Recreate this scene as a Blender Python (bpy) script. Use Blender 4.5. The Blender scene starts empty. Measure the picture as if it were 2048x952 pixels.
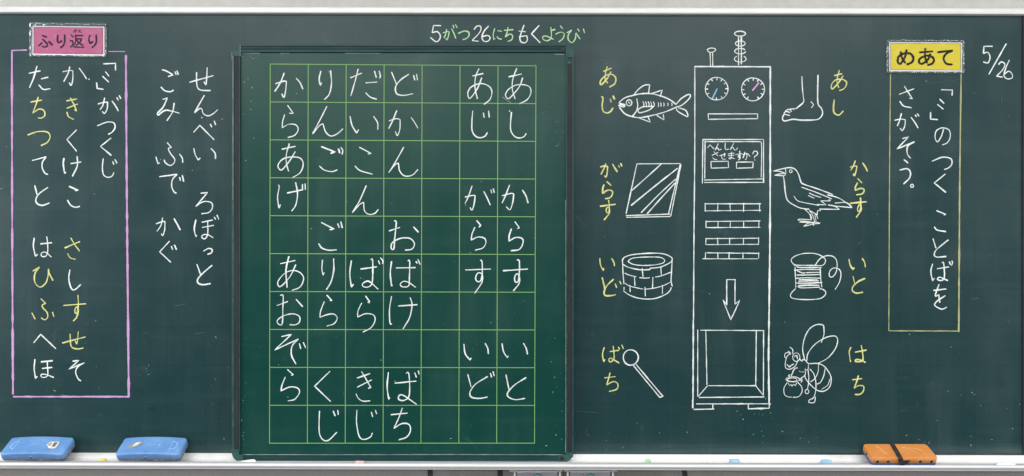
import bpy, bmesh, math, random
from mathutils import Vector, noise

random.seed(7)
S = 0.0013            # metres of board per pixel of the photograph's width
D = 2.10              # camera distance from the board
H0 = 1.45             # height of the middle of the board above the floor
sc = bpy.context.scene
C = sc.collection

# ------------------------------------------------------------------ camera, lamps, exposure
cam = bpy.data.objects.new('camera', bpy.data.cameras.new('camera'))
C.objects.link(cam)
cam.location = (0, -D, H0)
cam.rotation_euler = (math.radians(90), 0, 0)
cam.data.sensor_width = 36
cam.data.lens = 36 * D / (2048 * S)
cam.data.clip_end = 100
sc.camera = cam

world = bpy.data.worlds.new('World')
sc.world = world
world.use_nodes = True
bg = world.node_tree.nodes['Background']
bg.inputs[0].default_value = (0.93, 0.97, 1.0, 1)
bg.inputs[1].default_value = 0.11

def area(name, loc, target, sx, sy, watts, col):
    l = bpy.data.lights.new(name, 'AREA')
    l.shape = 'RECTANGLE'; l.size = sx; l.size_y = sy; l.energy = watts; l.color = col
    o = bpy.data.objects.new(name, l); C.objects.link(o)
    o.location = loc
    o.rotation_euler = (Vector(target) - Vector(loc)).to_track_quat('-Z', 'Y').to_euler()
    return o
for lx in (-1.5, 1.5):
    area('ceiling_lamp', (lx, -1.9, 3.05), (lx, -1.9, 0), 2.2, .8, 52, (1, .985, .95))
    area('ceiling_lamp', (lx, -4.3, 3.05), (lx, -4.3, 0), 2.4, .9, 80, (1, .985, .95))
    area('ceiling_lamp', (lx, -6.8, 3.05), (lx, -6.8, 0), 2.4, .9, 85, (1, .985, .95))
area('side_fill', (-4.4, -1.9, 1.75), (0, -.2, 1.3), 2.4, 1.7, 130, (.92, .97, 1))  # unseen side fill, added to brighten upright surfaces without gloss on the board
area('side_fill', (4.8, -1.9, 1.75), (0, -.2, 1.3), 2.4, 1.7, 105, (.94, .98, 1))  # second added fill, from the right

sc.view_settings.view_transform = 'Standard'
sc.view_settings.look = 'None'
sc.view_settings.exposure = 0.0
sc.view_settings.gamma = 1.0

# ------------------------------------------------------------------ materials
def mat(name, col, rough=.5, metal=0, spec=.5):
    m = bpy.data.materials.new(name); m.use_nodes = True
    b = m.node_tree.nodes['Principled BSDF']
    b.inputs['Base Color'].default_value = (*col, 1)
    b.inputs['Roughness'].default_value = rough
    b.inputs['Metallic'].default_value = metal
    b.inputs['Specular IOR Level'].default_value = spec
    return m

class N:
    """small helper for node trees"""
    def __init__(s, m):
        s.m = m; s.t = m.node_tree; s.b = s.t.nodes['Principled BSDF']
        s.co = s.t.nodes.new('ShaderNodeTexCoord').outputs['Object']
    def link(s, a, b): s.t.links.new(a, b)
    def setin(s, sock, v):
        if isinstance(v, bpy.types.NodeSocket): s.link(v, sock)
        elif v is not None: sock.default_value = v
    def mapping(s, scale, loc=(0, 0, 0), rot=(0, 0, 0)):
        n = s.t.nodes.new('ShaderNodeMapping'); s.link(s.co, n.inputs['Vector'])
        n.inputs['Scale'].default_value = scale; n.inputs['Location'].default_value = loc
        n.inputs['Rotation'].default_value = rot
        return n.outputs[0]
    def noise(s, scale=5, detail=4, rough=.55, vec=None, dist=0):
        n = s.t.nodes.new('ShaderNodeTexNoise')
        n.inputs['Scale'].default_value = scale; n.inputs['Detail'].default_value = detail
        n.inputs['Roughness'].default_value = rough; n.inputs['Distortion'].default_value = dist
        s.link(vec or s.co, n.inputs['Vector'])
        return n.outputs['Fac']
    def ramp(s, v, a, b, lo=0., hi=1.):
        n = s.t.nodes.new('ShaderNodeMapRange')
        n.inputs['From Min'].default_value = a; n.inputs['From Max'].default_value = b
        n.inputs['To Min'].default_value = lo; n.inputs['To Max'].default_value = hi
        s.link(v, n.inputs['Value']); return n.outputs[0]
    def math(s, op, a, b=None, c=None):
        n = s.t.nodes.new('ShaderNodeMath'); n.operation = op
        s.setin(n.inputs[0], a); s.setin(n.inputs[1], b)
        if c is not None: s.setin(n.inputs[2], c)
        return n.outputs[0]
    def mix(s, f, a, b):
        n = s.t.nodes.new('ShaderNodeMix'); n.data_type = 'RGBA'
        s.setin(n.inputs['Factor'], f)
        for k, v in ((6, a), (7, b)):
            if isinstance(v, bpy.types.NodeSocket): s.link(v, n.inputs[k])
            else: n.inputs[k].default_value = (*v, 1)
        return n.outputs[2]
    def sep(s):
        n = s.t.nodes.new('ShaderNodeSeparateXYZ'); s.link(s.co, n.inputs[0]); return n.outputs
    def bump(s, h, dist, strength=1):
        n = s.t.nodes.new('ShaderNodeBump'); n.inputs['Distance'].default_value = dist
        n.inputs['Strength'].default_value = strength
        s.link(h, n.inputs['Height']); s.link(n.outputs[0], s.b.inputs['Normal'])

def board_material(name, base, alt, dust, rough, grid=False, dust_bottom=None):
    m = mat(name, base, rough, spec=.38); n = N(m)
    cloud = n.noise(2.2, 5, .6, dist=.6)
    col = n.mix(n.ramp(cloud, .3, .7), base, alt)
    # wiped chalk film: soft vertical and slanting swathes left by the eraser
    streak = n.noise(1, 5, .6, n.mapping((13, 1, 1.6)))
    streak2 = n.noise(1, 4, .6, n.mapping((3.0, 1, 26), rot=(0, .12, 0)))
    patch = n.noise(3.1, 3, .5)
    f = n.math('MULTIPLY', n.ramp(streak, .46, .78), n.ramp(patch, .35, .7))
    f = n.math('ADD', n.math('MULTIPLY', f, .055), n.math('MULTIPLY', n.ramp(streak2, .52, .85), .022))
    grain = n.noise(300, 3, .7)
    f = n.math('MULTIPLY', f, n.ramp(grain, .25, .75, .45, 1.4))
    wisp = n.noise(1, 6, .75, n.mapping((9, 1, 12), loc=(3, 0, 5)), dist=1.6)
    f = n.math('ADD', f, n.math('MULTIPLY', n.ramp(wisp, .62, .84), .075))
    wet = n.noise(1, 5, .6, n.mapping((5, 1, 11), loc=(8, 0, 2), rot=(0, .5, 0)), dist=1.0)
    col = n.mix(n.ramp(wet, .66, .76, 0, .5), col, tuple(c * .55 for c in base))
    if dust_bottom is not None:
        z = n.sep()[2]
        edge = n.ramp(z, dust_bottom, dust_bottom + .05, 1, 0)
        edge = n.math('POWER', edge, 2.2)
        st = n.ramp(n.noise(1, 5, .65, n.mapping((4, 1, 70))), .35, .75, .25, 1.1)
        f = n.math('ADD', f, n.math('MULTIPLY', n.math('MULTIPLY', edge, st), .11))
    col = n.mix(f, col, dust)
    if grid:                                   # the faint printed guide lines, 10 cm apart
        x, _, z = n.sep()
        def line(v, off):
            w = n.math('PINGPONG', n.math('ADD', v, off + 50 * .1001), .05005)
            return n.math('LESS_THAN', w, .0009)
        g = n.math('MAXIMUM', line(x, -(26 - 1024) * S), line(z, -(476 - 808) * S - 0.0))
        col = n.mix(n.math('MULTIPLY', g, .28), col, (.004, .012, .014))
    n.link(col, n.b.inputs['Base Color'])
    n.link(n.ramp(n.noise(7, 4), .3, .7, rough - .05, rough + .07), n.b.inputs['Roughness'])
    n.bump(n.noise(700, 2), .00008, .35)
    return m

M = {}
M['board'] = board_material('blackboard_steel', (.0085, .0370, .0412), (.0110, .0410, .0443), (.5, .6, .6), .35, True, -.561)
M['sheet'] = board_material('green_panel_steel', (.0010, .0455, .0365), (.0030, .049, .039), (.45, .62, .58), .32, False, -.561)

def chalk(name, col, under=(.03, .07, .07), grain=.55):
    m = mat(name, col, .95, spec=.1); n = N(m)
    g = n.noise(900, 3, .7)
    g2 = n.noise(120, 3, .6)
    f = n.math('ADD', n.ramp(g, .52, .74, 0, grain), n.ramp(g2, .55, .75, 0, grain * .5))
    f = n.math('ADD', f, n.ramp(n.noise(45, 2, .5), .35, .8, 0, grain * .8))
    n.link(n.mix(n.math('MINIMUM', f, .85), col, under), n.b.inputs['Base Color'])
    n.bump(g, .0003, .6)
    return m
M['w'] = chalk('white_chalk', (.88, .92, .90), grain=.36)
M['y'] = chalk('yellow_chalk', (.80, .79, .30), grain=.5)
M['g'] = chalk('green_chalk', (.50, .78, .42), grain=.4)
M['p'] = chalk('pink_chalk', (.60, .33, .62), grain=.2)
M['b'] = chalk('blue_chalk', (.22, .58, .86), grain=.3)
M['o'] = chalk('pale_yellow_chalk', (.50, .50, .24), grain=.5)
M['q'] = chalk('magenta_chalk', (.82, .38, .72), grain=.3)
M['gridline'] = mat('printed_green_line', (.19, .40, .12), .6)

def worn(name, col, dark, rough, metal=0, sc_=(6, 6, 40), amt=.35, spec=.5):
    m = mat(name, col, rough, metal, spec); n = N(m)
    f = n.ramp(n.noise(1, 6, .65, n.mapping(sc_), dist=.4), .45, .78, 0, amt)
    f2 = n.ramp(n.noise(90, 4, .7), .58, .75, 0, amt * .6)
    n.link(n.mix(n.math('ADD', f, f2), col, dark), n.b.inputs['Base Color'])
    n.link(n.ramp(n.noise(30, 4), .3, .7, rough - .06, rough + .1), n.b.inputs['Roughness'])
    return m
M['rail'] = worn('white_rail_paint', (.78, .78, .77), (.45, .45, .44), .34, .1, (9, 9, 60), .3)
M['tray'] = worn('tray_aluminium', (.86, .86, .86), (.55, .55, .57), .36, .15, (14, 14, 30), .3)
M['groove'] = worn('lip_aluminium', (.47, .465, .49), (.34, .34, .36), .38, .35, (2, 20, 200), .4)
M['wall'] = mat('painted_wall', (.5, .5, .475), .85)
n = N(M['wall']); n.link(n.mix(n.ramp(n.noise(35, 5), .3, .7), (.49, .485, .46), (.55, .55, .525)), n.b.inputs['Base Color']); n.bump(n.noise(160, 4), .0008, .7)
M['lwall'] = mat('lower_wall_cloth', (.5, .48, .46), .95)
n = N(M['lwall']); n.link(n.mix(n.ramp(n.noise(260, 4, .8), .3, .7), (.42, .395, .375), (.54, .51, .485)), n.b.inputs['Base Color']); n.bump(n.noise(300, 4), .001, .8)
M['frame'] = worn('dark_green_frame', (.006, .044, .046), (.10, .17, .165), .48, 0, (8, 8, 60), .18, .35)
M['frame2'] = worn('green_corner_plastic', (.012, .062, .057), (.2, .3, .28), .5, 0, (30, 30, 30), .2, .35)
M['magnet'] = worn('magnet_rubber', (.020, .019, .023), (.06, .06, .065), .6, 0, (40, 40, 9), .3, .3)
M['dust'] = chalk('chalk_dust', (.34, .42, .41), grain=.3)
M['faint'] = chalk('faint_old_chalk', (.065, .12, .125), grain=.6)
M['scratch'] = chalk('white_scuffs', (.42, .52, .50), grain=.6)
M['blue'] = worn('blue_plastic', (.125, .285, .60), (.30, .52, .84), .38, 0, (25, 25, 25), .4)
M['bluelt'] = mat('embossed_blue', (.36, .58, .90), .5)
M['felt'] = worn('grey_felt', (.10, .10, .13), (.55, .54, .54), .95, 0, (90, 90, 90), .7)
M['navy'] = worn('navy_felt', (.045, .095, .24), (.2, .27, .4), .95, 0, (90, 90, 90), .5)
M['orange'] = worn('orange_plastic', (.70, .262, .060), (.80, .40, .18), .42, 0, (30, 30, 30), .45)
M['orangelt'] = mat('worn_orange_print', (.92, .55, .30), .6)
M['black'] = worn('black_strap_web', (.018, .017, .02), (.07, .06, .06), .7, 0, (60, 60, 200), .6)
M['hole'] = mat('dark_green_plug', (.02, .04, .032), .45)
M['dark'] = mat('dark_hole', (.008, .01, .015), .5)
M['silver'] = worn('silver_sticker', (.55, .52, .47), (.9, .88, .84), .28, .5, (140, 140, 140), .9)
M['sticker'] = worn('white_sticker', (.80, .80, .76), (.5, .45, .35), .5, 0, (120, 120, 120), .6)
M['print_gap_dark'] = mat('grey_print_and_gap_shade', (.16, .15, .14), .6)  # sticker print, and the painted darkness of the lip gap
M['bracket'] = worn('bracket_metal', (.50, .50, .55), (.75, .75, .78), .3, .6, (10, 10, 60), .4)
M['bracket2'] = worn('bracket_side', (.27, .27, .255), (.4, .4, .38), .5, .3, (20, 20, 20), .4)
M['knob'] = mat('teal_knob', (.10, .19, .21), .4)
M['strap'] = mat('charcoal_band', (.045, .045, .05), .6)
M['paper'] = mat('white_paper', (.86, .86, .86), .7)
M['pink'] = worn('pink_print', (.47, .088, .215), (.50, .13, .27), .55, 0, (20, 20, 3), .35)
M['ink_p'] = mat('plum_ink', (.030, .010, .038), .8, spec=.1)
M['yel'] = worn('yellow_print', (.70, .56, .004), (.76, .62, .02), .5, 0, (10, 10, 20), .3)
M['ink_y'] = mat('black_ink', (.010, .009, .005), .8, spec=.1)

# clear laminate: see-through film with a glossy, slightly crumpled skin
fm = bpy.data.materials.new('clear_laminate'); fm.use_nodes = True
t = fm.node_tree; b = t.nodes['Principled BSDF']; out = t.nodes['Material Output']
tr = t.nodes.new('ShaderNodeBsdfTransparent'); tr.inputs[0].default_value = (.96, .97, .97, 1)
gl = t.nodes.new('ShaderNodeBsdfGlossy'); gl.inputs['Roughness'].default_value = .22
mx = t.nodes.new('ShaderNodeMixShader'); mx2 = t.nodes.new('ShaderNodeMixShader')
fr = t.nodes.new('ShaderNodeFresnel'); fr.inputs[0].default_value = 1.33
b.inputs['Base Color'].default_value = (.75, .80, .80, 1); b.inputs['Roughness'].default_value = .25
cl_ = t.nodes.new('ShaderNodeMath'); cl_.operation = 'MINIMUM'; cl_.inputs[1].default_value = .07
t.links.new(fr.outputs[0], cl_.inputs[0]); t.links.new(cl_.outputs[0], mx.inputs[0]); t.links.new(tr.outputs[0], mx.inputs[1]); t.links.new(gl.outputs[0], mx.inputs[2])
mx2.inputs[0].default_value = .012
t.links.new(mx.outputs[0], mx2.inputs[1]); t.links.new(b.outputs[0], mx2.inputs[2]); t.links.new(mx2.outputs[0], out.inputs[0])
nn = t.nodes.new('ShaderNodeTexNoise'); nn.inputs['Scale'].default_value = 26; nn.inputs['Detail'].default_value = 2
nn.inputs['Distortion'].default_value = 1.2
tc = t.nodes.new('ShaderNodeTexCoord'); t.links.new(tc.outputs['Object'], nn.inputs['Vector'])
bp = t.nodes.new('ShaderNodeBump'); bp.inputs['Distance'].default_value = .0022; bp.inputs['Strength'].default_value = .6
t.links.new(nn.outputs['Fac'], bp.inputs['Height']); t.links.new(bp.outputs[0], gl.inputs['Normal']); t.links.new(bp.outputs[0], b.inputs['Normal'])
M['film'] = fm
M['film_edge'] = fm.copy(); M['film_edge'].name = 'sealed_laminate_edge'
for n_ in M['film_edge'].node_tree.nodes:
    if n_.type == 'MIX_SHADER' and not n_.inputs[0].is_linked: n_.inputs[0].default_value = .06
    if n_.type == 'MATH': n_.inputs[1].default_value = .5
    if n_.type == 'FRESNEL': n_.inputs[0].default_value = 2.0

# ------------------------------------------------------------------ object helpers
def tag(o, label, cat=None, group=None, kind=None):
    if label: o['label'] = label
    if cat: o['category'] = cat
    if group: o['group'] = group
    if kind: o['kind'] = kind
    return o

def empty(name, loc, label, cat, group=None, rot=(0, 0, 0)):
    o = bpy.data.objects.new(name, None); C.objects.link(o)
    o.location = loc; o.rotation_euler = rot; o.empty_display_size = .02
    return tag(o, label, cat, group)

def mesh(name, verts, faces, m, parent=None, local=False, smooth=False, label=None, kind=None, bevel=0):
    """verts are world coordinates unless local; the object is linked under parent"""
    off = Vector((0, 0, 0))
    if parent is not None and not local:
        p = parent
        while p is not None: off += p.location; p = p.parent
    me = bpy.data.meshes.new(name)
    me.from_pydata([tuple(Vector(v) - off) for v in verts], [], faces)
    bm = bmesh.new(); bm.from_mesh(me)
    bmesh.ops.recalc_face_normals(bm, faces=bm.faces)
    if bevel:
        bmesh.ops.bevel(bm, geom=[e for e in bm.edges if e.is_manifold and e.calc_face_angle(0) > .5], offset=bevel, segments=2, affect='EDGES', profile=.6)
    bm.to_mesh(me); bm.free()
    if smooth:
        for p in me.polygons: p.use_smooth = True
    me.materials.append(m)
    o = bpy.data.objects.new(name, me); C.objects.link(o)
    o.parent = parent
    if label: o['label'] = label
    if kind: o['kind'] = kind
    return o

def P(px, py, d=0.):
    """the world point d metres in front of the board seen at photo pixel px, py"""
    k = S * (1 - d / D)
    return Vector(((px - 1024) * k, -d, H0 + (476 - py) * k))

def box(x0, x1, y0, y1, z0, z1):
    v = [(x, y, z) for x in (x0, x1) for y in (y0, y1) for z in (z0, z1)]
    return v, [(0, 1, 3, 2), (4, 6, 7, 5), (0, 4, 5, 1), (2, 3, 7, 6), (0, 2, 6, 4), (1, 5, 7, 3)]

def pbox(name, px0, px1, py0, py1, d0, d1, m, parent=None, bevel=0, **k):
    """box whose front face covers that pixel rectangle"""
    a = P(px0, py1, d1); c = P(px1, py0, d1)
    v, f = box(a.x, c.x, -d1, -d0, a.z, c.z)
    return mesh(name, v, f, m, parent, bevel=bevel, **k)

def prism(name, prof, xa, xb, slope, m, parent, **k):
    """profile of (depth m, z m below/above the board's middle) extruded from xa to xb"""
    n = len(prof); v = []
    for x in (xa, xb):
        for d, z in prof: v.append((x, -d, H0 + z - slope * x))
    f = [(i, (i + 1) % n, n + (i + 1) % n, n + i) for i in range(n)]
    f += [tuple(range(n)), tuple(range(2 * n - 1, n - 1, -1))]
    return mesh(name, v, f, m, parent, **k)

# ------------------------------------------------------------------ chalk strokes
def parse(s, x0, y0, z):
    """'x,y x,y; ...' -> list of strokes; ! marks a sharp corner"""
    out = []
    for st in s.split(';'):
        segs = [[]]
        for tok in st.split():
            sharp = tok[0] == '!'
            a, b_ = tok.lstrip('!').split(',')
            p = (x0 + float(a) / z, y0 + float(b_) / z)
            segs[-1].append(p)
            if sharp: segs.append([p])
        segs = [q for q in segs if len(q) > 1 or len(segs) == 1]
        out.append(segs)
    return out

def sample(segs, step=1.6):
    pts = []
    for q in segs:
        if len(q) == 1: pts += [q[0], (q[0][0] + .6, q[0][1] + .8)]; continue
        for i in range(len(q) - 1):
            p1, p2 = q[i], q[i + 1]
            p0 = q[i - 1] if i else (2 * p1[0] - p2[0], 2 * p1[1] - p2[1])
            p3 = q[i + 2] if i + 2 < len(q) else (2 * p2[0] - p1[0], 2 * p2[1] - p1[1])
            L = math.hypot(p2[0] - p1[0], p2[1] - p1[1])
            n = max(2, int(L / step))
            if len(q) == 2: n = max(2, int(L / 5))
            for k in range(n):
                t_ = k / n
                c = []
                for j in (0, 1):
                    a0, a1, a2, a3 = p0[j], p1[j], p2[j], p3[j]
                    c.append(.5 * ((2 * a1) + (-a0 + a2) * t_ + (2 * a0 - 5 * a1 + 4 * a2 - a3) * t_ ** 2 + (-a0 + 3 * a1 - 3 * a2 + a3) * t_ ** 3))
                pts.append(tuple(c))
        pts.append(q[-1])
    res = [pts[0]]
    for p in pts[1:]:
        if math.hypot(p[0] - res[-1][0], p[1] - res[-1][1]) > .25: res.append(p)
    return res

lift = [0]
def ribbons(strokes, w, depth, hand=1.0):
    """thin raised chalk lines with an uneven edge; returns verts, faces"""
    V, F = [], []
    for segs in strokes:
        pts = sample(segs)
        if len(pts) < 2: continue
        lift[0] = (lift[0] + 1) % 23
        seed = random.random() * 100
        n = len(pts); base = len(V)
        # rounded ends
        def ext(a, b_, r):
            dx, dy = a[0] - b_[0], a[1] - b_[1]; l = math.hypot(dx, dy) or 1
            return (a[0] + dx / l * r, a[1] + dy / l * r)
        rows = [(ext(pts[0], pts[1], w * .36), .30), (ext(pts[0], pts[1], w * .18), .75)] + [(p, 1) for p in pts] + [(ext(pts[-1], pts[-2], w * .18), .70), (ext(pts[-1], pts[-2], w * .36), .25)]
        N_ = len(rows); press = random.uniform(.88, 1.12)
        for i, (p, k) in enumerate(rows):
            a = rows[max(0, i - 1)][0]; b_ = rows[min(N_ - 1, i + 1)][0]
            dx, dy = b_[0] - a[0], b_[1] - a[1]; l = math.hypot(dx, dy) or 1
            nx, ny = -dy / l, dx / l
            nv = noise.noise(Vector((p[0] * .06, p[1] * .06, seed)))
            n1 = noise.noise(Vector((p[0] * .7, p[1] * .7, seed + 9)))
            n2 = noise.noise(Vector((p[0] * .7, p[1] * .7, seed + 33)))
            ww = w * .5 * k * press * (1 + .55 * nv * hand)
            wl, wr = ww * (1 + .25 * n1), ww * (1 + .25 * n2)
            zt = depth + .00035 + lift[0] * .000012 + i / N_ * .00008
            for off, zz in ((-wl * 1.0, depth + .00004), (-wl * .9, zt), (wr * .9, zt), (wr * 1.0, depth + .00004)):
                V.append(P(p[0] + nx * off, p[1] + ny * off, zz))
        for i in range(N_ - 1):
            for k in range(3):
                q = base + i * 4 + k
                F.append((q, q + 1, q + 5, q + 4))
    return V, F

def draw(name, data, m, parent, w=3.3, x0=0, y0=0, z=1., depth=0., label=None, kind=None):
    V, F = ribbons(parse(data, x0, y0, z), w * .78, depth)
    return mesh(name, V, F, m, parent, label=label, kind=kind)

def ell(cx, cy, rx, ry, a0=0, a1=360, wob=.0, n=18):
    pts = []
    for i in range(n + 1):
        a = math.radians(a0 + (a1 - a0) * i / n)
        k = 1 + wob * math.sin(3 * a + cx)
        pts.append('%.1f,%.1f' % (cx + rx * k * math.cos(a), cy + ry * k * math.sin(a)))
    return ' '.join(pts)

# ------------------------------------------------------------------ the wall
wall = mesh('wall', *box(-4, 4, .025, .15, H0 - .590, 3.2), M['wall'], kind='structure')
lower = mesh('lower_wall', *box(-4, 4, .030, .15, 0, H0 - .590), M['lwall'], kind='structure')

# ------------------------------------------------------------------ the blackboard
ZB = H0 - .5612
bb = empty('blackboard', (0, 0, H0), 'long dark green chalkboard with white rails, covered in white and yellow kana and chalk drawings', 'blackboard')
SL = .0027
XL, XR = -1.75, 1.75
v, f = box(XL, XR, 0, .022, H0 - .5602, H0 + .5855)
writing = mesh('writing_surface', v, f, M['board'], bb)
prism('top_rail', [(.0, .5795), (.004, .5795), (.011, .5815), (.012, .584), (.012, .594), (.010, .597), (-.012, .5975), (-.012, .588), (-.0005, .588)], XL, XR, .0019, M['rail'], bb)
tray = prism('chalk_tray', [(.0005, -.5610), (.003, -.5612), (.0034, -.5725), (.006, -.5755), (.052, -.5760), (.0545, -.5745), (.0545, -.5700), (.0465, -.5790), (.0005, -.5790)][:0] or
      [(.0005, -.5610), (.003, -.5612), (.0036, -.5720), (.007, -.5755), (.052, -.5762), (.052, -.5785), (-.02, -.5785), (-.02, -.5650), (.0005, -.5650)], XL, XR, SL, M['tray'], bb)
prism('tray_lip', [(.0522, -.5790), (.0522, -.5686), (.0536, -.5685), (.0536, -.5704), (.0548, -.5704), (.0548, -.5697), (.064, -.5697), (.068, -.5706), (.0695, -.5725), (.0695, -.5742), (.0660, -.5745), (.0660, -.5756), (.0690, -.5760), (.0692, -.5790), (.0668, -.5794), (.0668, -.5804), (.0696, -.5808), (.0690, -.5826), (.060, -.5830), (.060, -.5800)], XL, XR, SL, M['tray'], tray)
prism('lip_gap_shade', [(.0537, -.5688), (.0537, -.5703), (.0546, -.5703), (.0546, -.5690)], XL, XR, SL, M['print_gap_dark'], tray)  # dark colour stands in for the dim gap between tray and lip
prism('lip_groove', [(.066, -.5738), (.0698, -.5740), (.0702, -.5752), (.0702, -.5768), (.0695, -.5771), (.0695, -.5775), (.0702, -.5778), (.0702, -.5798), (.0698, -.5803), (.066, -.5804)], XL, XR, SL, M['groove'], tray)
pbox('edge_strip', 2046.3, 2075, 31, 909, 0, .003, M['magnet'], bb)

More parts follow.
